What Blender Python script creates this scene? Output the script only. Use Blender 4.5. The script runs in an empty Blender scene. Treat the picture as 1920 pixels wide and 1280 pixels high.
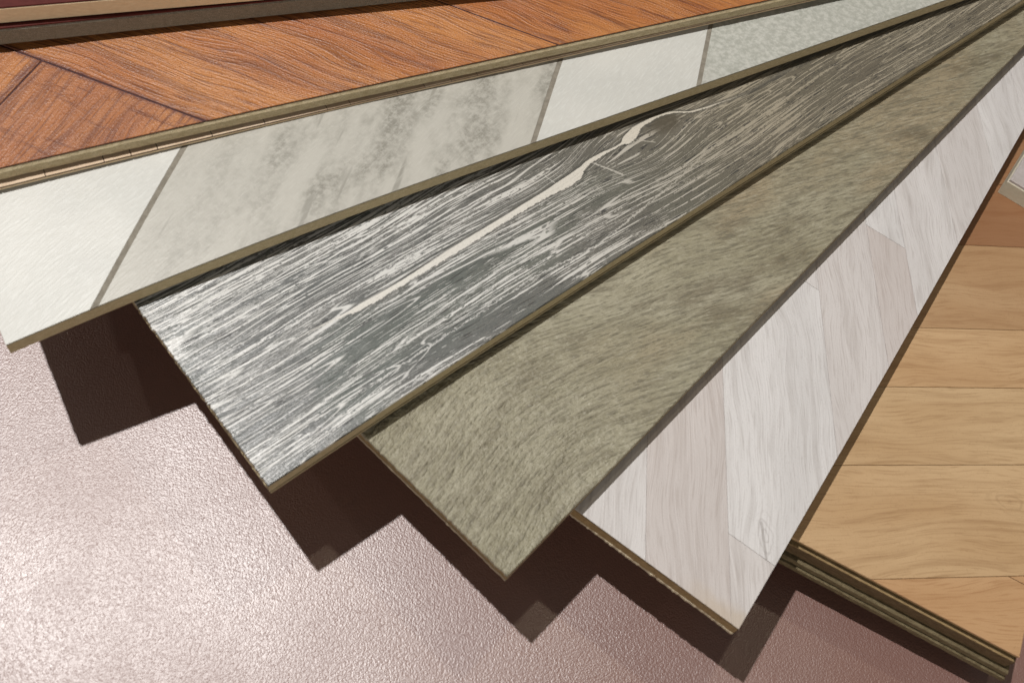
import bpy, bmesh, math, random
from mathutils import Vector, Matrix
random.seed(7)
sc = bpy.context.scene
MM = 0.001

# ------------------------------------------------------------------ camera
pitch, roll, FPX = math.radians(57.597), math.radians(15.856), 1726.87
fw = Vector((0, math.cos(pitch), -math.sin(pitch))); r0 = Vector((1, 0, 0)); u0 = r0.cross(fw)
rt = math.cos(roll)*r0 + math.sin(roll)*u0
up = -math.sin(roll)*r0 + math.cos(roll)*u0
cd = bpy.data.cameras.new("camera"); cam = bpy.data.objects.new("camera", cd); sc.collection.objects.link(cam)
M = Matrix((rt, up, -fw)).transposed().to_4x4(); M.translation = Vector((0, 0, 0.28)); cam.matrix_world = M
cd.sensor_fit = 'HORIZONTAL'; cd.sensor_width = 36; cd.lens = 36*FPX/1920
cd.clip_start = 0.01; cd.clip_end = 50
cd.dof.use_dof = True; cd.dof.focus_distance = 0.335; cd.dof.aperture_fstop = 17
sc.camera = cam

# ------------------------------------------------------------------ light: dim warm showroom air and three ceiling spots, plus an added front fill
w = bpy.data.worlds.new("World"); sc.world = w; w.use_nodes = True
bg = w.node_tree.nodes["Background"]; bg.inputs[0].default_value = (1.0, 0.95, 0.88, 1); bg.inputs[1].default_value = 0.065
def spot(name, loc, power, col, radius, aim=(0.02, 0.2, 0.0)):
    l = bpy.data.lights.new(name, 'SPOT'); l.energy = power; l.color = col; l.shadow_soft_size = radius
    l.spot_size = math.radians(70); l.spot_blend = 0.6
    o = bpy.data.objects.new(name, l); sc.collection.objects.link(o); o.location = loc
    o.rotation_euler = (Vector(aim)-Vector(loc)).to_track_quat('-Z', 'Y').to_euler()
    return o
spot("ceiling_spot", (-0.628, 0.337, 1.68), 120, (1.0, 0.975, 0.95), 0.017)
spot("ceiling_spot", (-1.764, 0.235, 1.68), 7, (1.0, 0.86, 0.72), 0.03)
spot("ceiling_spot", (0.185, 1.058, 1.68), 9, (1.0, 0.84, 0.62), 0.03)
spot("front_fill", (0.35, -1.65, 0.58), 40, (1.0, 0.93, 0.82), 0.22)  # added soft fill from the camera side, brightens the cut edges; no real lamp
vs = sc.view_settings
vs.view_transform = 'Standard'; vs.look = 'None'; vs.gamma = 1.0; vs.exposure = 0.0; vs.use_curve_mapping = False

# ------------------------------------------------------------------ node helper
class G:
    """small builder of procedural node materials; coordinates are in millimetres of the object's own space"""
    def __init__(s, name):
        s.m = bpy.data.materials.new(name); s.m.use_nodes = True
        s.t = s.m.node_tree; s.n = s.t.nodes; s.l = s.t.links
        s.b = s.n["Principled BSDF"]
        tc = s.n.new("ShaderNodeTexCoord")
        s.p = s.vm('SCALE', tc.outputs['Object'], scale=1000.0)
        x = s.n.new("ShaderNodeSeparateXYZ"); s.l.new(s.p, x.inputs[0]); s.x, s.y, s.z = x.outputs
    def put(s, sock, v):
        if isinstance(v, bpy.types.NodeSocket): s.l.new(v, sock)
        elif isinstance(v, (tuple, list)) and len(v) == 3 and sock.type == 'RGBA': sock.default_value = (*v, 1)
        else: sock.default_value = v
    def mt(s, op, a, b=0.0, c=0.0, clamp=False):
        n = s.n.new("ShaderNodeMath"); n.operation = op; n.use_clamp = clamp
        for i, v in enumerate((a, b, c)): s.put(n.inputs[i], v)
        return n.outputs[0]
    def vm(s, op, a, b=None, scale=None):
        n = s.n.new("ShaderNodeVectorMath"); n.operation = op; s.put(n.inputs[0], a)
        if b is not None: s.put(n.inputs[1], b)
        if scale is not None: s.put(n.inputs['Scale'], scale)
        return n.outputs['Value'] if op in ('LENGTH', 'DISTANCE', 'DOT_PRODUCT') else n.outputs[0]
    def xyz(s, x, y, z=0.0):
        n = s.n.new("ShaderNodeCombineXYZ")
        for i, v in enumerate((x, y, z)): s.put(n.inputs[i], v)
        return n.outputs[0]
    def st(s, fx, fy, x=None, y=None, z=0.0):
        return s.xyz(s.mt('MULTIPLY', s.x if x is None else x, fx), s.mt('MULTIPLY', s.y if y is None else y, fy), z)
    def noise(s, v, scale=1.0, detail=2.0, rough=0.5, dist=0.0):
        n = s.n.new("ShaderNodeTexNoise"); s.put(n.inputs['Vector'], v); s.put(n.inputs['Scale'], scale)
        n.inputs['Detail'].default_value = detail; n.inputs['Roughness'].default_value = rough
        n.inputs['Distortion'].default_value = dist
        return n.outputs[0]
    def vor(s, v, scale=1.0, feature='F1', rnd=1.0):
        n = s.n.new("ShaderNodeTexVoronoi"); n.feature = feature; s.put(n.inputs['Vector'], v); s.put(n.inputs['Scale'], scale)
        n.inputs['Randomness'].default_value = rnd
        return n.outputs['Distance']
    def rng(s, v, a, b, lo=0.0, hi=1.0, smooth=True):
        n = s.n.new("ShaderNodeMapRange"); n.interpolation_type = 'SMOOTHSTEP' if smooth else 'LINEAR'
        for i, q in enumerate((v, a, b, lo, hi)): s.put(n.inputs[i], q)
        return n.outputs[0]
    def mix(s, f, a, b, mode='MIX'):
        n = s.n.new("ShaderNodeMix"); n.data_type = 'RGBA'; n.blend_type = mode
        s.put(n.inputs[0], f); s.put(n.inputs[6], a); s.put(n.inputs[7], b)
        return n.outputs[2]
    def curve(s, v, lo, hi, pts):
        """float curve through (x, y) points, x in lo..hi; y in 0..1 scaled by the caller"""
        n = s.n.new("ShaderNodeFloatCurve"); s.put(n.inputs['Value'], s.rng(v, lo, hi, smooth=False))
        c = n.mapping.curves[0]
        P = [((a-lo)/(hi-lo), b) for a, b in pts]
        c.points[0].location = P[0]; c.points[1].location = P[-1]
        for q in P[1:-1]: c.points.new(*q)
        for q in c.points: q.handle_type = 'AUTO'
        n.mapping.update()
        return n.outputs[0]
    def seg(s, a, b, v=None):
        """distance in mm from the point to a segment"""
        v = s.xyz(s.x, s.y) if v is None else v
        ba = Vector((b[0]-a[0], b[1]-a[1], 0)); pa = s.vm('SUBTRACT', v, (a[0], a[1], 0))
        h = s.mt('MULTIPLY', s.vm('DOT_PRODUCT', pa, tuple(ba)), 1/ba.length_squared, clamp=True)
        return s.vm('LENGTH', s.vm('SUBTRACT', pa, s.vm('SCALE', tuple(ba), scale=h)))
    def rot(s, deg, off=None):
        """coordinates along and across a direction in the face; an offset per piece moves the figure"""
        c, q = math.cos(math.radians(deg)), math.sin(math.radians(deg))
        a = s.mt('ADD', s.mt('MULTIPLY', s.x, c), s.mt('MULTIPLY', s.y, q))
        b = s.mt('ADD', s.mt('MULTIPLY', s.x, -q), s.mt('MULTIPLY', s.y, c))
        if off is not None: a = s.mt('ADD', a, s.mt('MULTIPLY', off, 311.0)); b = s.mt('ADD', b, s.mt('MULTIPLY', off, 97.0))
        return a, b
    def attr(s, name):
        n = s.n.new("ShaderNodeAttribute"); n.attribute_type = 'OBJECT'; n.attribute_name = name
        return n.outputs['Fac']
    def bump(s, h, strength, dist=0.0003):
        n = s.n.new("ShaderNodeBump"); n.inputs['Strength'].default_value = strength; n.inputs['Distance'].default_value = dist
        s.put(n.inputs['Height'], h); s.l.new(n.outputs[0], s.b.inputs['Normal'])
    def done(s, col, rough=0.5, spec=0.5):
        s.put(s.b.inputs['Base Color'], col); s.put(s.b.inputs['Roughness'], rough)
        s.b.inputs['Specular IOR Level'].default_value = spec
        return s.m

# ------------------------------------------------------------------ materials
def m_table():
    g = G("embossed_red_brown_laminate")
    wv = g.vm('ADD', g.p, g.vm('SCALE', g.xyz(g.noise(g.p, 0.7, 1), g.noise(g.vm('ADD', g.p, (31, 7, 3)), 0.7, 1)), scale=1.0))
    v1 = g.vor(wv, 1.75); n1 = g.noise(g.p, 2.6, 1, 0.5)
    h = g.mt('ADD', g.mt('MULTIPLY', v1, -0.6), g.mt('MULTIPLY', n1, 0.45))
    col = g.mix(g.noise(g.p, 0.006, 3), (0.18, 0.082, 0.062), (0.21, 0.10, 0.077))
    g.bump(h, 0.6, 0.00022)
    g.b.inputs['IOR'].default_value = 1.81
    dust = g.rng(g.noise(g.st(0.02, 0.02), 1, 4, 0.6), 0.35, 0.7, 0.43, 0.49)
    return g.done(col, dust, 1.0)

def m_tile():
    g = G("printed_stone_tile"); tone = g.attr('tone')
    cl = g.noise(g.p, 0.03, 2, 0.5); sp = g.noise(g.p, 0.42, 4, 0.75)
    a, b = g.rot(25); br = g.noise(g.xyz(g.mt('MULTIPLY', a, 0.2), g.mt('MULTIPLY', b, 1.5)), 1, 2, 0.6)
    a2, b2 = g.rot(45); st = g.noise(g.xyz(g.mt('MULTIPLY', a2, 0.028), g.mt('MULTIPLY', b2, 0.085)), 1, 3, 0.6)
    white = g.mix(g.rng(cl, 0.3, 0.7), (0.54, 0.54, 0.505), (0.60, 0.595, 0.555))
    white = g.mix(g.rng(br, 0.45, 0.75, 0, 0.4), white, (0.71, 0.72, 0.69))
    white = g.mix(g.rng(sp, 0.55, 0.75, 0, 0.25), white, (0.42, 0.42, 0.39))
    f = g.mt('MULTIPLY', g.rng(st, 0.34, 0.72), g.rng(sp, 0.33, 0.64, 0.22, 1))
    f = g.mt('MULTIPLY', f, g.rng(g.mt('SUBTRACT', g.x, g.y), 35, 75, 0.35, 1.0))
    streak = g.rng(g.noise(g.xyz(g.mt('MULTIPLY', a2, 0.02), g.mt('MULTIPLY', b2, 0.22), 8.0), 1, 2, 0.6), 0.60, 0.72)
    f = g.mt('MAXIMUM', f, g.mt('MULTIPLY', streak, 0.7))
    grey = g.mix(f, (0.455, 0.44, 0.39), (0.20, 0.19, 0.158))
    grey = g.mix(g.rng(br, 0.5, 0.75, 0, 0.3), grey, (0.56, 0.545, 0.49))
    fargreen = g.mix(g.rng(sp, 0.35, 0.62), (0.47, 0.475, 0.425), (0.27, 0.28, 0.235))
    grey = g.mix(g.rng(g.x, 235, 262), grey, fargreen)
    g.bump(g.mt('ADD', br, g.mt('MULTIPLY', sp, 0.7)), 0.4, 0.00025)
    return g.done(g.mix(tone, white, grey), 0.45, 0.5)

def m_cerused():
    g = G("limed_grey_oak")
    lw = g.noise(g.st(0.0085, 0.020), 1, 1); lw2 = g.noise(g.st(0.06, 0.16, z=5.0), 1, 1)
    kx = g.mt('SUBTRACT', g.x, 172.0); ky = g.mt('SUBTRACT', g.y, 33.0)
    kd = g.vm('LENGTH', g.xyz(g.mt('MULTIPLY', kx, 0.55), ky))
    kn = g.rng(kd, 3.0, 20.0, 1.0, 0.0)
    yy = g.mt('ADD', g.y, g.mt('ADD', g.mt('MULTIPLY', lw, 13.0), g.mt('MULTIPLY', lw2, 0.7)))
    yy = g.mt('SUBTRACT', yy, g.mt('MULTIPLY', g.mt('MULTIPLY', kn, ky), 0.6))
    lines = g.noise(g.st(0.020, 1.45, y=yy), 1, 0.5, 0.5)
    hair = g.noise(g.st(0.10, 3.3, y=yy, z=9.0), 1, 0.5, 0.5)
    brk = g.noise(g.st(0.30, 0.75, z=4.0), 1, 2, 0.6)
    patch = g.noise(g.st(0.016, 0.12, y=yy, z=3.0), 1, 3, 0.65)
    sp = g.noise(g.st(1.2, 2.4), 1, 1, 0.6)
    pm = g.rng(patch, 0.40, 0.62)
    pm = g.mt('MAXIMUM', pm, g.mt('MULTIPLY', g.rng(g.y, 34, 54, 0, 0.95), g.rng(g.x, 140, 50)))
    pm = g.mt('MULTIPLY', pm, g.mt('SUBTRACT', 1.0, g.mt('MULTIPLY', kn, 0.85)))
    th = g.mt('SUBTRACT', 0.64, g.mt('MULTIPLY', pm, 0.105))
    m1 = g.mt('MULTIPLY', g.rng(lines, th, g.mt('ADD', th, 0.015)), g.rng(brk, 0.36, 0.42))
    th2 = g.mt('SUBTRACT', 0.672, g.mt('MULTIPLY', pm, 0.13))
    m2 = g.mt('MULTIPLY', g.rng(hair, th2, g.mt('ADD', th2, 0.03)), g.rng(brk, 0.56, 0.48, 0, 0.7))
    m3 = g.mt('MULTIPLY', g.rng(sp, 0.62, 0.68), g.rng(patch, 0.42, 0.60, 0.08, 0.6))
    vn = g.noise(g.st(0.0045, 0.10, y=yy, z=14.0), 1, 0.8, 0.5)
    vein = g.rng(g.mt('ABSOLUTE', g.mt('SUBTRACT', vn, 0.5)), 0.0015, 0.006, 1.0, 0.0)
    vein = g.mt('MAXIMUM', vein, g.rng(g.mt('ABSOLUTE', g.mt('SUBTRACT', vn, 0.42)), 0.001, 0.004, 1.0, 0.0))
    vein = g.mt('MAXIMUM', vein, g.rng(g.mt('ABSOLUTE', g.mt('SUBTRACT', vn, 0.58)), 0.001, 0.004, 1.0, 0.0))
    for lv in (0.36, 0.46, 0.54, 0.63):
        vein = g.mt('MAXIMUM', vein, g.rng(g.mt('ABSOLUTE', g.mt('SUBTRACT', vn, lv)), 0.0008, 0.0028, 0.85, 0.0))
    vein = g.mt('MULTIPLY', vein, g.rng(brk, 0.34, 0.42, 0.15, 1.0))
    jag = g.mt('MULTIPLY', g.mt('SUBTRACT', g.noise(g.st(0.5, 0.6), 1, 4, 0.85), 0.5), 2.0)
    pj = g.vm('ADD', g.xyz(g.x, g.y), g.xyz(g.mt('MULTIPLY', jag, 1.4), g.mt('MULTIPLY', jag, -1.6)))
    for a, b, wdt in VEINS:
        vein = g.mt('MAXIMUM', vein, g.rng(g.seg(a, b, pj), wdt*0.4, wdt, 0.9, 0.0))
    W = g.mt('MAXIMUM', g.mt('MAXIMUM', m1, m2), g.mt('MAXIMUM', m3, vein))
    C = [(20, 34.0), (36.5, 33.2), (56, 31.6), (88, 32.2), (122, 33.1), (140.8, 33.4), (152, 35.9), (166.6, 35.8), (172, 36.6), (183, 38.6), (202, 32.8), (230, 28.0)]
    cy = g.mt('ADD', g.mt('MULTIPLY', g.curve(g.x, 20, 230, [(a, (b-25)/20) for a, b in C]), 20.0), 25.0)
    Wd = [(20, 0.05), (34, 0.2), (46, 0.35), (56, 0.9), (64, 0.75), (76, 0.85), (90, 1.1), (108, 0.95), (128, 1.15), (141, 1.75), (147, 0.85), (158, 0.6), (165, 0.3), (168, 0.9), (172, 1.7), (177, 1.1), (183, 0.6), (202, 0.3), (216, 0.2), (230, 0.1)]
    wd = g.mt('MULTIPLY', g.curve(g.x, 20, 230, [(a, b/3) for a, b in Wd]), 3.0)
    dc = g.mt('SUBTRACT', g.mt('ABSOLUTE', g.mt('ADD', g.mt('SUBTRACT', g.y, cy), g.mt('MULTIPLY', jag, 0.5))), g.mt('ADD', g.mt('MULTIPLY', wd, 1.1), g.mt('MULTIPLY', jag, 0.75)))
    crack = g.mt('MULTIPLY', g.rng(dc, -0.12, 0.15, 1.0, 0.0), g.mt('MULTIPLY', g.rng(g.x, 24, 50), g.rng(g.x, 232, 205)))
    rim = g.mt('MULTIPLY', g.rng(dc, 0.15, 1.3, 1.0, 0.0), g.rng(g.x, 40, 60))
    base = g.mix(g.rng(patch, 0.35, 0.65), (0.098, 0.104, 0.10), (0.15, 0.15, 0.14))
    base = g.mix(g.rng(g.noise(g.st(0.02, 0.03, z=40.0), 1, 2), 0.45, 0.65, 0, 0.5), base, (0.10, 0.122, 0.105))
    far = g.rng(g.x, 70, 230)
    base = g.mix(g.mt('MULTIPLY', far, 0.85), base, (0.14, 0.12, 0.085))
    base = g.mix(g.rng(sp, 0.5, 0.3, 0, 0.3), base, (0.07, 0.07, 0.065))
    kn2 = g.rng(g.mt('ADD', g.vm('LENGTH', g.xyz(g.mt('MULTIPLY', g.mt('SUBTRACT', g.x, 188.0), 0.5), g.mt('SUBTRACT', g.y, 34.5))), g.mt('MULTIPLY', jag, 1.5)), 2.0, 5.5, 0.9, 0.0)
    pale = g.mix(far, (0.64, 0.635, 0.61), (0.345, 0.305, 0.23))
    col = g.mix(g.mt('MULTIPLY', W, 0.95), base, pale)
    pore = g.mt('MULTIPLY', g.rng(g.noise(g.st(0.09, 2.3, y=yy, z=33.0), 1, 0.6, 0.5), 0.60, 0.66), g.rng(brk, 0.42, 0.5))
    col = g.mix(g.mt('MULTIPLY', pore, 0.85), col, (0.035, 0.035, 0.035))
    col = g.mix(kn2, col, (0.08, 0.068, 0.048))
    col = g.mix(g.mt('MULTIPLY', rim, 0.7), col, (0.06, 0.058, 0.05))
    col = g.mix(g.mt('MULTIPLY', crack, g.rng(sp, 0.25, 0.5, 0.75, 1)), col, g.mix(far, (0.66, 0.635, 0.58), (0.52, 0.475, 0.385)))
    g.bump(g.mt('ADD', lines, g.mt('ADD', g.mt('MULTIPLY', hair, 0.7), g.mt('MULTIPLY', sp, 0.35))), 0.8, 0.00025)
    return g.done(col, g.mt('ADD', 0.36, g.mt('MULTIPLY', crack, 0.25)), 0.75)
VEINS = [((150.9, 35.9), (154.4, 29.9), 0.45), ((154.4, 29.9), (157, 24.9), 0.5), ((172.2, 34.6), (178, 29.5), 0.28),
         ((133, 41), (134.1, 34.7), 0.25), ((170.5, 35.7), (177.1, 38.3), 1.1), ((177.1, 38.3), (183.3, 37.5), 0.7),
         ((128.4, 7.4), (175.1, 12.8), 0.35), ((175.1, 12.8), (192.9, 16.3), 0.5), ((192.9, 16.3), (220, 16.8), 0.55), ((220, 16.8), (300, 21.3), 0.5),
         ((200.4, 29.7), (259, 27.9), 0.45), ((259, 27.9), (330, 30), 0.4), ((28.8, 8), (102.5, 9.7), 0.28), ((102.5, 9.7), (128.4, 7.4), 0.3), ((2, 38.6), (61.4, 38.2), 0.3), ((61.4, 38.2), (110, 40.5), 0.22)]

def m_oak_beige():
    g = G("embossed_beige_oak")
    f1 = g.noise(g.st(0.012, 0.020), 1, 1)
    # the grain fans out: it leans one way at the cut end and the other way further in
    lean = g.mt('SUBTRACT', g.mt('MULTIPLY', g.mt('SMOOTH_MAX', g.mt('SUBTRACT', g.x, 38.0), 0.0, 30.0), 0.40), g.mt('MULTIPLY', g.mt('SMOOTH_MIN', g.x, 38.0, 30.0), 0.22))
    ya = g.mt('ADD', g.mt('ADD', g.y, g.mt('MULTIPLY', f1, 12.0)), lean)
    tip = g.rng(g.x, 20, 85, 1.0, 0.0)
    s1 = g.noise(g.st(0.05, 0.36, y=ya), 1, 4, 0.65)
    s2 = g.noise(g.st(0.16, 1.05, y=ya, z=4.0), 1, 2, 0.65)
    iso = g.noise(g.st(0.5, 0.75, y=ya), 1, 2.5, 0.6)
    big = g.noise(g.st(0.018, 0.05, y=ya, z=2.0), 1, 3, 0.55)
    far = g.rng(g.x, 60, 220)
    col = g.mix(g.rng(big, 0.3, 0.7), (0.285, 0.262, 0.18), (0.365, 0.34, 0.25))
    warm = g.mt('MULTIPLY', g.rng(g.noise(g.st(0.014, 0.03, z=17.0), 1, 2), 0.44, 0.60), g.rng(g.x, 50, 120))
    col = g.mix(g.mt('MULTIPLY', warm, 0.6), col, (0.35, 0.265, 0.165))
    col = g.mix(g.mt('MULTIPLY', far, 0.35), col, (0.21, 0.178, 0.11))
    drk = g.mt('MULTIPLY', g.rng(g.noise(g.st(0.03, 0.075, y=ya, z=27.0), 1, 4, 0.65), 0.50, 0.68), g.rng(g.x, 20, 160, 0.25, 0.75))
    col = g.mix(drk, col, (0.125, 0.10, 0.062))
    col = g.mix(g.rng(s1, 0.46, 0.64, 0, 0.65), col, (0.19, 0.168, 0.115))
    col = g.mix(g.rng(iso, 0.52, 0.70, 0, 0.5), col, (0.18, 0.16, 0.115))
    col = g.mix(g.mt('MULTIPLY', g.rng(s2, 0.52, 0.64), g.rng(tip, 0, 1, 0.55, 0.35)), col, (0.13, 0.118, 0.085))
    col = g.mix(g.mt('MULTIPLY', g.rng(s2, 0.46, 0.34), 0.35), col, (0.44, 0.415, 0.32))
    h = g.mt('ADD', g.mt('MULTIPLY', iso, g.rng(tip, 0, 1, 0.35, 1.0)), g.mt('ADD', g.mt('MULTIPLY', s2, 0.55), g.mt('MULTIPLY', s1, 0.5)))
    g.bump(h, 0.9, 0.0013)
    return g.done(col, 0.5, 0.5)

def m_slat(name, deg, lo, hi, dark, vein, contrast, rough, spec, bumpk, coarse=1.0, wave=6.0):
    """printed wood slat; each piece has its own tone (colour), shift (figure) and turn (grain at deg or deg+90)"""
    g = G(name); tone = g.attr('tone'); sh = g.attr('shift'); tn = g.attr('turn')
    a, b = g.rot(deg, sh); a2, b2 = g.rot(deg+90, sh)
    A = g.mt('ADD', g.mt('MULTIPLY', a, g.mt('SUBTRACT', 1.0, tn)), g.mt('MULTIPLY', a2, tn))
    B = g.mt('ADD', g.mt('MULTIPLY', b, g.mt('SUBTRACT', 1.0, tn)), g.mt('MULTIPLY', b2, tn))
    wv = g.noise(g.xyz(g.mt('MULTIPLY', A, 0.022), g.mt('MULTIPLY', B, 0.05)), 1, 1)
    B = g.mt('ADD', B, g.mt('MULTIPLY', wv, wave*2))
    n1 = g.noise(g.xyz(g.mt('MULTIPLY', A, 0.02*coarse), g.mt('MULTIPLY', B, 0.38*coarse)), 1, 3, 0.6)
    n2 = g.noise(g.xyz(g.mt('MULTIPLY', A, 0.09*coarse), g.mt('MULTIPLY', B, 1.9*coarse), 6.0), 1, 1.5, 0.6)
    big = g.noise(g.xyz(g.mt('MULTIPLY', A, 0.012), g.mt('MULTIPLY', B, 0.05), 11.0), 1, 2, 0.5)
    fine = g.noise(g.p, 1.4, 2, 0.6)
    col = g.mix(g.rng(big, 0.3, 0.7), lo, hi)
    col = g.mix(g.mt('MULTIPLY', g.rng(n1, 0.46, 0.70), g.rng(tone, 0, 1, contrast*0.6, contrast)), col, vein)
    col = g.mix(g.mt('MULTIPLY', g.rng(n2, 0.52, 0.66), g.rng(tone, 0, 1, contrast*0.5, contrast)), col, vein)
    col = g.mix(g.rng(fine, 0.58, 0.7, 0, contrast*0.35), col, vein)
    col = g.mix(g.mt('MULTIPLY', tone, 0.85), col, g.mix(0.75, col, dark))
    g.bump(g.mt('ADD', g.mt('ADD', n2, g.mt('MULTIPLY', n1, 0.6)), g.mt('MULTIPLY', fine, 0.7)), bumpk, 0.0003)
    return g, col, rough, spec

def m_white_slat():
    g, col, r, s = m_slat("limewashed_white_slat", 31, (0.565, 0.547, 0.538), (0.635, 0.618, 0.61), (0.47, 0.405, 0.375), (0.33, 0.30, 0.28), 0.55, 0.48, 0.4, 0.35, 1.0, 5.0)
    # a knot with rings and a split, on the slat at the tip
    vx = g.mt('SUBTRACT', g.x, 28.5); vy = g.mt('SUBTRACT', g.y, 6.5)
    wob = g.mt('MULTIPLY', g.noise(g.p, 0.25, 2), 2.2)
    ka = g.mt('ADD', g.mt('MULTIPLY', vx, 0.80), g.mt('MULTIPLY', vy, 0.60)); kb = g.mt('SUBTRACT', g.mt('MULTIPLY', vy, 0.80), g.mt('MULTIPLY', vx, 0.60))
    kd = g.mt('ADD', g.vm('LENGTH', g.xyz(g.mt('MULTIPLY', ka, 0.42), kb)), wob)
    ring = g.rng(g.mt('SINE', g.mt('MULTIPLY', kd, 4.6)), 0.35, 0.95)
    ring = g.mt('MULTIPLY', ring, g.rng(kd, 2.2, 5.6, 1, 0))
    col = g.mix(g.mt('MULTIPLY', ring, 0.42), col, (0.36, 0.335, 0.32))
    col = g.mix(g.rng(g.mt('ADD', g.seg((31.5, 9.5), (22.5, 3.0)), g.mt('MULTIPLY', wob, 0.16)), 0.35, 0.75, 0.6, 0), col, (0.30, 0.275, 0.26))
    stain = g.mt('MULTIPLY', g.rng(g.mt('ADD', g.x, g.mt('MULTIPLY', g.noise(g.p, 0.12, 3), 9.0)), 6.0, 10.5, 1.0, 0.0), g.rng(g.y, 22, 8, 0, 0.55))
    col = g.mix(stain, col, (0.46, 0.37, 0.27))
    return g.done(col, r, s)
def m_oak_slat():
    g, col, r, s = m_slat("light_oak_slat", -59, (0.455, 0.30, 0.158), (0.54, 0.38, 0.215), (0.46, 0.235, 0.105), (0.25, 0.14, 0.062), 0.62, 0.48, 0.4, 0.3, 1.0, 6.0)
    col = g.mix(g.mt('MULTIPLY', g.attr('walnut'), 0.9), col, g.mix(0.22, (0.19, 0.070, 0.028), col, 'MIX'))
    vx = g.mt('SUBTRACT', g.x, 49.0); vy = g.mt('SUBTRACT', g.y, 12.0)
    wob = g.mt('MULTIPLY', g.noise(g.p, 0.16, 2), 4.0)
    ka = g.mt('SUBTRACT', g.mt('MULTIPLY', vx, 0.5), g.mt('MULTIPLY', vy, 0.86)); kb = g.mt('ADD', g.mt('MULTIPLY', vx, 0.86), g.mt('MULTIPLY', vy, 0.5))
    kd = g.mt('ADD', g.vm('LENGTH', g.xyz(g.mt('MULTIPLY', ka, 0.55), kb)), wob)
    ring = g.mt('MULTIPLY', g.rng(g.mt('SINE', g.mt('MULTIPLY', kd, 3.4)), 0.2, 0.95), g.rng(kd, 3.0, 8.5, 1, 0))
    col = g.mix(g.mt('MULTIPLY', ring, 0.35), col, (0.30, 0.19, 0.10))
    return g.done(col, r, s)
def m_red_slat():
    g, col, r, s = m_slat("orange_merbau_slat", 135, (0.36, 0.12, 0.032), (0.48, 0.195, 0.055), (0.34, 0.135, 0.07), (0.085, 0.022, 0.012), 0.95, 0.42, 0.6, 1.3, 0.75, 5.0)
    a, b = g.rot(135); nz = g.noise(g.p, 0.35, 3, 0.7)
    bl = g.noise(g.xyz(g.mt('MULTIPLY', a, 0.03), g.mt('MULTIPLY', b, 0.28), 3.0), 1, 4, 0.7)
    col = g.mix(g.rng(bl, 0.54, 0.70, 0, 0.75), col, (0.12, 0.032, 0.014))
    dj = g.seg((81.2, 0), (-14, 95.2))
    dj = g.mt('MINIMUM', dj, g.seg((40.1, 41.1), (-1, 0)))
    col = g.mix(g.rng(g.mt('ADD', dj, g.mt('MULTIPLY', nz, 3.0)), 1.2, 3.6, 0.75, 0), col, (0.085, 0.030, 0.036))
    return g.done(col, r, s)
def m_pale_slat():
    g, col, r, s = m_slat("pale_maple_slat", 90, (0.62, 0.47, 0.33), (0.70, 0.56, 0.42), (0.50, 0.35, 0.23), (0.45, 0.31, 0.2), 0.35, 0.5, 0.4, 0.2)
    return g.done(col, r, s)

def m_core(name, a, b, grain=1.2, speck=None, bumpk=0.4, rough=0.7, layers=0.0):
    g = G(name)
    n = g.noise(g.xyz(g.mt('MULTIPLY', g.x, 0.35*grain), g.mt('MULTIPLY', g.y, 0.35*grain), g.mt('MULTIPLY', g.z, 1.1*grain)), 1, 4, 0.65)
    f = g.noise(g.p, 2.6*grain, 3, 0.7)
    col = g.mix(g.rng(n, 0.32, 0.7), a, b)
    if speck: col = g.mix(g.rng(f, 0.52, 0.66, 0, 0.85), col, speck)
    g.bump(g.mt('ADD', n, f), bumpk, 0.0004)
    return g.done(col, rough, 0.25)

T = dict(
    table=m_table(), tile=m_tile(), cerused=m_cerused(), oak=m_oak_beige(), white=m_white_slat(), oakslat=m_oak_slat(), red=m_red_slat(), pale=m_pale_slat(),
    grout=m_core("grey_brown_grout", (0.20, 0.18, 0.145), (0.27, 0.245, 0.20)),
    tan=m_core("tan_vinyl_core", (0.46, 0.375, 0.225), (0.58, 0.49, 0.31), speck=(0.31, 0.24, 0.13)),
    olive=m_core("olive_core", (0.42, 0.34, 0.205), (0.54, 0.46, 0.30), speck=(0.26, 0.20, 0.115)),
    brown=m_core("brown_fibre_core", (0.25, 0.17, 0.08), (0.35, 0.25, 0.125), speck=(0.13, 0.08, 0.04)),
    stackolive=m_core("dull_olive_core", (0.12, 0.09, 0.046), (0.20, 0.16, 0.09), speck=(0.05, 0.036, 0.02)),
    darkbrown=m_core("dark_fibre_core", (0.10, 0.065, 0.03), (0.16, 0.11, 0.06), speck=(0.05, 0.03, 0.02)),
    foam=m_core("grey_cork_foam", (0.20, 0.175, 0.135), (0.28, 0.25, 0.195), 1.6, speck=(0.52, 0.48, 0.40), bumpk=0.9),
    palecore=m_core("pale_wood_core", (0.74, 0.57, 0.37), (0.82, 0.66, 0.45)),
    backing=m_core("dark_backing", (0.055, 0.045, 0.035), (0.09, 0.075, 0.055)),
    lightback=m_core("beige_backing", (0.42, 0.35, 0.25), (0.52, 0.45, 0.33)),
    joint=m_core("dark_joint", (0.05, 0.022, 0.024), (0.075, 0.034, 0.034)),
    oakjoint=m_core("brown_joint", (0.16, 0.10, 0.055), (0.20, 0.13, 0.075)),
    whitejoint=m_core("grey_joint", (0.36, 0.33, 0.31), (0.42, 0.39, 0.37)),
    walnut=m_core("dark_walnut_face", (0.075, 0.012, 0.010), (0.10, 0.018, 0.014), 0.4),
    cream=m_core("cream_tile_body", (0.50, 0.46, 0.36), (0.56, 0.52, 0.42)),
    mauve=m_core("greyish_mauve_glaze", (0.40, 0.36, 0.34), (0.45, 0.41, 0.40), bumpk=0.1, rough=0.4),
)

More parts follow.
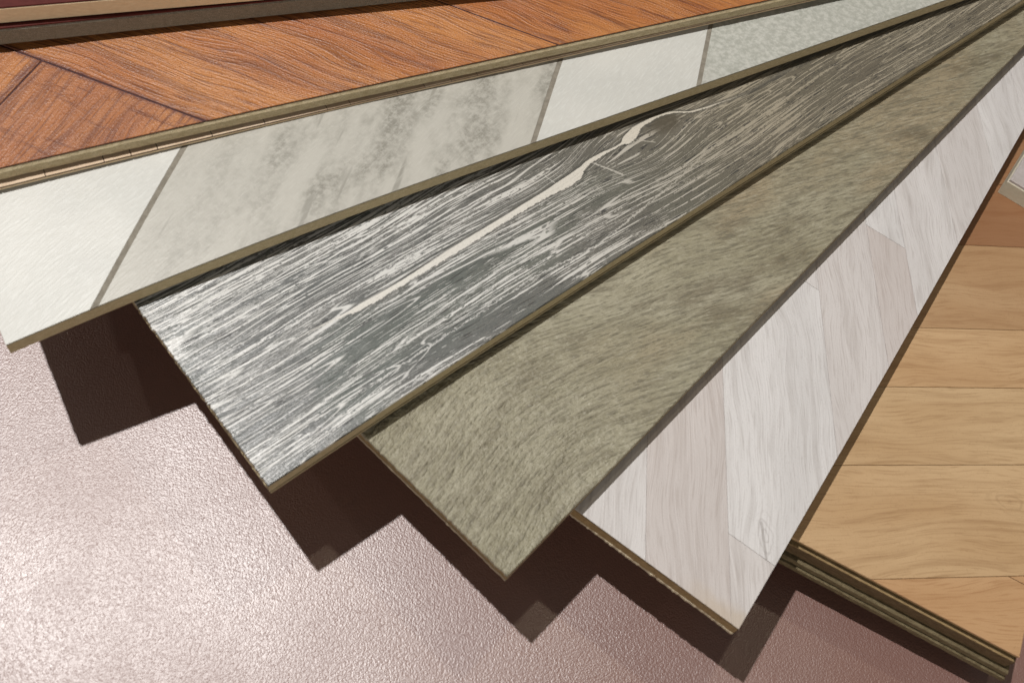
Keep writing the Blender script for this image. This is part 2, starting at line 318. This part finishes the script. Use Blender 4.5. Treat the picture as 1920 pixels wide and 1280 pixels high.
# ------------------------------------------------------------------ mesh helpers
def empty(name, loc, rz, label, cat, group=None):
    o = bpy.data.objects.new(name, None); sc.collection.objects.link(o); o.empty_display_size = 0.02
    o.location = loc; o.rotation_euler = (0, 0, rz); o["label"] = label; o["category"] = cat
    if group: o["group"] = group
    return o
def clip(poly, a, b, c):
    """keep the part of the polygon where a*s + b*t <= c"""
    out = []
    for i, p in enumerate(poly):
        q = poly[(i+1) % len(poly)]; dp = a*p[0]+b*p[1]-c; dq = a*q[0]+b*q[1]-c
        if dp <= 0: out.append(p)
        if (dp < 0 < dq) or (dq < 0 < dp):
            k = dp/(dp-dq); out.append((p[0]+k*(q[0]-p[0]), p[1]+k*(q[1]-p[1])))
    return out
def ragged(poly, amp, test, step=0.7, seed=1):
    """roughen the polygon's edges that pass test(p, q) as a saw leaves them"""
    rn = random.Random(seed); out = []
    for i, p in enumerate(poly):
        q = poly[(i+1) % len(poly)]; out.append(p)
        if amp and test(p, q):
            L = math.hypot(q[0]-p[0], q[1]-p[1]); n = int(L/step); nx, ny = (q[1]-p[1])/L, -(q[0]-p[0])/L
            for k in range(1, n):
                d = rn.gauss(0, amp)*(2.2 if rn.random() < 0.06 else 1)
                out.append((p[0]+(q[0]-p[0])*k/n+nx*d, p[1]+(q[1]-p[1])*k/n+ny*d))
    return out
def prism(name, poly, z0, z1, bend, mat, parent, bev=0.0, step=14.0, twist=0.0):
    """a polygon in (s, t) millimetres, z0..z1 below the face line, bent along s, as one mesh"""
    bm = bmesh.new()
    vs = [bm.verts.new((p[0], p[1], z1)) for p in poly]
    f = bm.faces.new(vs); bm.normal_update()
    if f.normal.z < 0: f.normal_flip()
    r = bmesh.ops.extrude_face_region(bm, geom=[f])
    nv = [v for v in r['geom'] if isinstance(v, bmesh.types.BMVert)]
    for v in nv: v.co.z = z0
    bmesh.ops.recalc_face_normals(bm, faces=bm.faces[:])
    if bev:
        ed = [e for e in bm.edges if all(abs(v.co.z-z1) < 1e-6 for v in e.verts)]
        bmesh.ops.bevel(bm, geom=ed, offset=bev, segments=1, affect='EDGES', clamp_overlap=True)
    if twist: step = 6.0
    if bend:
        s0 = min(v.co.x for v in bm.verts); s1 = max(v.co.x for v in bm.verts)
        k = math.ceil((s0+1)/step)
        while k*step < min(s1-1, 170):
            bmesh.ops.bisect_plane(bm, geom=bm.verts[:]+bm.edges[:]+bm.faces[:], plane_co=(k*step, 0, 0), plane_no=(1, 0, 0)); k += 1
        if twist:
            for k in range(1, 16): bmesh.ops.bisect_plane(bm, geom=bm.verts[:]+bm.edges[:]+bm.faces[:], plane_co=(0, k*6.0, 0), plane_no=(0, 1, 0))
        for v in bm.verts: v.co.z += bend(v.co.x) + (twist*max(0.0, 0.5-v.co.x/U)**2*U*min(v.co.y/60.0, 1.0) if twist else 0.0)
    for v in bm.verts: v.co *= MM
    for fc in bm.faces: fc.smooth = True
    me = bpy.data.meshes.new(name); bm.to_mesh(me); bm.free(); me.materials.append(mat); me.set_sharp_from_angle(angle=math.radians(25))
    o = bpy.data.objects.new(name, me); sc.collection.objects.link(o)
    if parent: o.parent = parent
    return o
def rect(s0, s1, t0, t1): return [(s0, t0), (s1, t0), (s1, t1), (s0, t1)]
U = 280.0
def bender(tilt, droop): return lambda s: U*(math.radians(tilt)*s/U - droop*(max(0.0, 0.5-s/U)**2-0.25))
end_edge = lambda p, q: abs(p[0]-q[0]) < 0.01 and p[0] < 1
GRP = "flooring samples laid out as a fan"
def board(tip, head, label, name="flooring_sample"):
    return empty(name, (tip[0]*U*MM, tip[1]*U*MM, tip[2]*U*MM), math.radians(90-head), label, "flooring sample", GRP)
LEN, WID = 470.0, 95.0
def setp(o, tone=0.0, shift=0.0, turn=0.0, walnut=0.0):
    o["tone"] = tone; o["shift"] = shift; o["turn"] = turn; o["walnut"] = walnut

# ------------------------------------------------------------------ the surface
def tabletop():
    bm = bmesh.new(); bmesh.ops.create_cube(bm, size=1.0)
    for v in bm.verts: v.co = Vector((v.co.x*1.8, v.co.y*1.5, v.co.z*0.03))
    bmesh.ops.bevel(bm, geom=bm.edges[:], offset=0.003, segments=2, affect='EDGES')
    for v in bm.verts: v.co += Vector((0.05, 0.45, -0.015))
    me = bpy.data.meshes.new("tabletop"); bm.to_mesh(me); bm.free(); me.materials.append(T['table'])
    o = bpy.data.objects.new("tabletop", me); sc.collection.objects.link(o); o["kind"] = "structure"
    o["label"] = "embossed reddish brown tabletop under the fan of flooring samples"
tabletop()

# ------------------------------------------------------------------ stack at the right: oak chevron board over three more
g5 = (0.6053, 0.3734, 0.0877)
H5 = math.radians(90-13.585)
def lower(z_top, z_bot, s_off, t_off, mat, label, bev=0.4, seed=1, lip=None):
    e = board((g5[0], g5[1], 0.0), 13.585, label); e["group"] = "boards stacked under the light oak sample"
    p = ragged(rect(s_off, LEN, t_off, 93), 0.03, lambda p, q: abs(p[0]-q[0]) < 0.01 and p[0] < 10, 2.5, seed)
    prism("core", p, z_bot, z_top-(0.9 if lip else 0), None, mat, e, 0 if lip else bev)
    if lip: prism("wear_layer", ragged(rect(s_off-0.5, LEN, t_off, 93), 0.10, lambda p, q: abs(p[0]-q[0]) < 0.01 and p[0] < 10, 1.2, seed+1), z_top-0.9, z_top, None, lip, e, 0.2)
    return e
lower(10.2, 0.2, 32.0, 30.0, T['darkbrown'], "dark board at the very bottom of the stack, set back in shadow", 0.4, 2)
lower(12.7, 10.6, -2.6, -3.4, T['stackolive'], "olive edged board, lowest of the three just under the light oak sample", 0.2, 3)
lower(15.5, 13.3, -1.9, -2.6, T['stackolive'], "olive edged board, middle of the three just under the light oak sample", 0.2, 4)
lower(21.3, 15.8, -0.3, -1.0, T['darkbrown'], "thick dark brown edged board touching the light oak sample from below", 0.3, 5)
b5 = bender(0.0, 0.016)
e5 = board(g5, 13.585, "light oak board with slanting slats, topmost on the stack at the right")
prism("core", rect(5.0, LEN, 3.0, WID-3), -3.0, -1.3, b5, T['backing'], e5)
prism("underlay", ragged(rect(-0.7, LEN, 0, WID), 0.03, lambda p, q: abs(p[0]-q[0]) < 0.01 and p[0] < 3, 2.5, 9), -3.2, -2.8, b5, T['brown'], e5)
prism("slat_bed", rect(0.1, LEN, 0.1, WID-0.1), -1.3, -0.55, b5, T['brown'], e5)
JO = [-100, -60, -18, 28, 71, 104.5, 132.5, 177, 214, 251, 288, 325, 362, 399, 436, 473, 510, 547]
for i in range(len(JO)-1):
    k = 1.68; p = rect(0, LEN, 0, WID)
    p = clip(p, -1, -1/k, -(JO[i]+0.09)); p = clip(p, 1, 1/k, JO[i+1]-0.09)
    if len(p) < 3: continue
    cuts = [p]
    if JO[i] == -18: cuts = [clip(p, -1, -0.12, -23.6-0.1), clip(p, 1, 0.12, 23.6-0.1)]   # a cut across the slat at the corner
    if JO[i] == -18: cuts = [clip(p, 1, 0, 23.2), clip(p, -1, 0, -23.4)]
    for j, q in enumerate(cuts):
        if len(q) < 3: continue
        o = prism("slat", q, -0.55, 0, b5, T['oakslat'], e5, 0.10)
        setp(o, [0.1, 0.55, 0.75, 0.15, 0.05, 0.35, 0.2, 0.6][i % 8], 0.13*i+0.4*j, 0, 1.0 if JO[i] in (177, 214) else 0.35 if JO[i] == 132.5 else 0.0)

# cream tile sample lying on the oak board at the far right
t_e = empty("tile_sample", (0.1722, 0.2935, (0.0877*U+b5(190)+0.1)*MM), math.radians(90-23.8), "small cream edged tile with greyish top lying on the light oak board", "tile sample")
prism("body", rect(0, 70, -80, 0), 0, 6.6, None, T['cream'], t_e, 0.3)
prism("glazed_face", rect(0.4, 69.6, -79.6, -0.4), 6.6, 8.0, None, T['mauve'], t_e, 0.5)

# ------------------------------------------------------------------ white slatted board
b4 = bender(-0.34, 0.047)
e4 = board((0.2949, 0.3106, 0.1131), 22.26, "limewashed white board with slanting slats, between the beige board and light oak board")
prism("core", ragged(rect(0.1, LEN, 0, WID), 0.06, end_edge, 1.0, 11), -4.9, -1.0, b4, T['brown'], e4, 0.15)
prism("underlay", ragged(rect(-0.05, LEN, -0.02, WID), 0.11, end_edge, 0.6, 12), -5.9, -4.9, b4, T['lightback'], e4)
prism("slat_bed", rect(0.35, LEN, 0.35, WID-0.3), -1.0, -0.5, b4, T['backing'], e4)
prism("joint_sheet", rect(0.1, LEN, 0.1, WID-0.1), -0.5, -0.18, b4, T['whitejoint'], e4)
JW = [-200, -156, -104, -52, -4, 66, 108, 135, 177, 222, 262, 305, 350, 392, 440, 480]
CUT = {-4: (22.4, 120.5), 108: (160.6,), 177: (), 66: (186.0,)}
for i in range(len(JW)-1):
    k = 0.60; p = ragged(rect(0, LEN, 0, WID), 0.0, end_edge)
    p = clip(p, -1, 1/k, -(JW[i]+0.10)); p = clip(p, 1, -1/k, JW[i+1]-0.10)
    if len(p) < 3: continue
    cs = [-999, *CUT.get(JW[i], ()), 999]
    for j in range(len(cs)-1):
        q = clip(clip(p, -1, 0, -(cs[j]+0.08)), 1, 0, cs[j+1]-0.08)
        if len(q) < 3: continue
        o = prism("slat", q, -0.18, 0, b4, T['white'], e4, 0.06)
        tn = {(-52, 0): 0.8, (-4, 0): 0.45, (-4, 1): 0.0, (-4, 2): 0.3, (66, 0): 0.5, (108, 0): 0.95, (108, 1): 0.0, (135, 0): 0.25, (177, 0): 0.4, (-104, 0): 0.2}
        setp(o, tn.get((JW[i], j), 0.1+0.25*((i*7) % 3)/3), 0.17*i+0.05*j)

# ------------------------------------------------------------------ beige embossed oak board
b3 = bender(-0.188, 0.0533)
e3 = board((0.0576, 0.293, 0.131), 29.416, "beige embossed oak board, between the grey limed board and the white slatted board")
prism("core", ragged(rect(0.4, LEN, 0, WID), 0.05, end_edge, 1.1, 21), -5.0, -1.2, b3, T['brown'], e3, 0.2)
prism("underlay", ragged(rect(0.15, LEN, -0.02, WID), 0.06, end_edge, 0.9, 22), -5.9, -5.0, b3, T['lightback'], e3)
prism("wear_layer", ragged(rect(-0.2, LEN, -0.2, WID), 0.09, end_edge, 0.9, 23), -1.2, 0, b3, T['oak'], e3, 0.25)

# ------------------------------------------------------------------ grey limed board
b2 = bender(-0.112, 0.0546)
e2 = board((-0.1864, 0.3063, 0.1514), 36.52, "dark grey limed oak board with a long pale crack, under the stone tile board")
prism("core", ragged(rect(0.35, LEN, 0, WID), 0.05, end_edge, 1.1, 31), -4.3, -0.8, b2, T['tan'], e2, 0.12)
prism("glue_line", rect(0.5, LEN, 0.7, WID-0.3), -5.25, -4.3, b2, T['backing'], e2)
prism("underlay", ragged(rect(0.3, LEN, 0, WID), 0.06, end_edge, 1.0, 32), -5.95, -5.25, b2, T['tan'], e2)
prism("wear_layer", ragged(rect(-0.05, LEN, 0.05, WID), 0.15, end_edge, 0.55, 33), -0.8, 0, b2, T['cerused'], e2, 0.15)

# ------------------------------------------------------------------ stone tile board
b1 = bender(-0.224, 0.1216)
TW = 0.085   # the drooping end is twisted: its far corner hangs less
e1 = board((-0.4787, 0.3682, 0.1594), 45.552, "board printed with white and grey stone tiles divided by diagonal grout")
prism("core", ragged(rect(0, LEN, 0, WID), 0.05, end_edge, 1.2, 41), -4.6, -0.55, b1, T['tan'], e1, 0.15, twist=TW)
prism("underlay", rect(1.2, LEN, 1.3, WID-1), -5.9, -4.6, b1, T['backing'], e1, twist=TW)  # dark recessed layer, its colour stands in for the black contact shade below the edge
prism("grout", rect(0.1, LEN, 0.1, WID-0.1), -0.55, -0.10, b1, T['grout'], e1, twist=TW)
GR = [(-140, 0), (-48, 0.85), (24.5, 0.1), (171.7, 0.95), (244.4, 0.1), (391.6, 0.8), (464, 0.1), (620, 0)]
for i in range(len(GR)-1):
    p = rect(0, LEN, 0, WID); gw = 1.15 if i else 0
    a = GR[i][0]; b = GR[i+1][0]
    p = clip(p, -1, 1, -(a+1.2)); p = clip(p, 1, -1, b-1.2)
    if len(p) < 3: continue
    o = prism("tile", p, -0.10, 0.0, b1, T['tile'], e1, 0.08, twist=TW)
    setp(o, [0, 0.0, 0.95, 0.08, 0.7, 0.1, 0.8, 0.1][i], 0)

# ------------------------------------------------------------------ thin pale mosaic board, only a sliver shows
bP = bender(0.0, 0.03)
eP = board((-174.0/U, 134.0/U, 0.1921-0.0075), 50.7, "thin pale maple mosaic board, a sliver showing under the orange board")
prism("core", rect(0, LEN, 0.1, WID), -1.3, -0.8, bP, T['palecore'], eP)
rn = random.Random(5); s = 0.0; i = 0
prism("joint_sheet", rect(0.1, LEN, 0.35, WID), -0.8, -0.25, bP, T['joint'], eP)
while s < LEN-2:
    L = min(rn.choice([8, 10, 13, 17, 21]), LEN-s)
    o = prism("slat", rect(s+0.12, s+L-0.12, 0, WID), -0.25, 0, bP, T['pale'], eP, 0.05); setp(o, rn.choice([0, 0.2, 0.5, 0.8]), 0.07*i)
    s += L; i += 1

# ------------------------------------------------------------------ orange board
b0 = bender(0.0, 0.03)
e0 = board((-174.6/U, 137.4/U, 0.2093-0.0075), 51.27, "orange brown wood board with diagonal joint, resting above the stone tile board")
prism("core", ragged(rect(0, LEN, -0.75, WID), 0.03, lambda p, q: p[1] < 1 and q[1] < 1, 2.5, 51), -4.0, -0.6, b0, T['olive'], e0, 0.75)
prism("underlay", rect(0.8, LEN, 0.6, WID), -4.4, -4.0, b0, T['backing'], e0)  # dark set-back strip, shade under the orange board's side put into the colour
prism("joint_sheet", rect(0.1, LEN, 0.1, WID-0.1), -0.6, -0.22, b0, T['joint'], e0)
full = rect(0, LEN, 0, WID)
def red(poly, tone, shift, turn):
    if len(poly) >= 3: setp(prism("slat", poly, -0.22, 0, b0, T['red'], e0, 0.12), tone, shift, turn)
SJ = [81.2, 207.0, 333.0, 460.0, 600]
left = clip(full, 1, 1, SJ[0]-0.45)
c0 = -1.0   # joint across, meeting the long joint near the upper edge
red(clip(left, -1, 1, c0-0.4), 0.55, 0.2, 1.0); red(clip(left, 1, -1, -c0-0.4), 0.35, 0.5, 1.0)
for i in range(4): red(clip(clip(full, -1, -1, -(SJ[i]+0.45)), 1, 1, SJ[i+1]-0.45), [0.1, 0.0, 0.2, 0.1][i], 0.3*i+0.8, 0.0)

# ------------------------------------------------------------------ two more boards at the top left
em = board((-196.5/U, 184.3/U, 0.2335), 57.3, "board with grey speckled cork edge, lying on the orange board")
prism("core", ragged(rect(0, LEN, 0, WID), 0.03, lambda p, q: p[1] < 1 and q[1] < 1, 1.6, 61), -6.0, -0.5, None, T['foam'], em, 0.5)
prism("wear_layer", rect(0, LEN, 0.25, WID), -0.5, 0, None, T['walnut'], em, 0.1)
en = board((-196.4/U, 187.2/U, 0.2550), 58.4, "topmost board with pale wood edge and dark face, at the upper left corner")
prism("core", rect(0, LEN, 0, WID), -5.6, -0.5, None, T['palecore'], en, 0.2)
prism("wear_layer", rect(0.1, LEN, 0.2, WID), -0.5, 0, None, T['walnut'], en, 0.1)
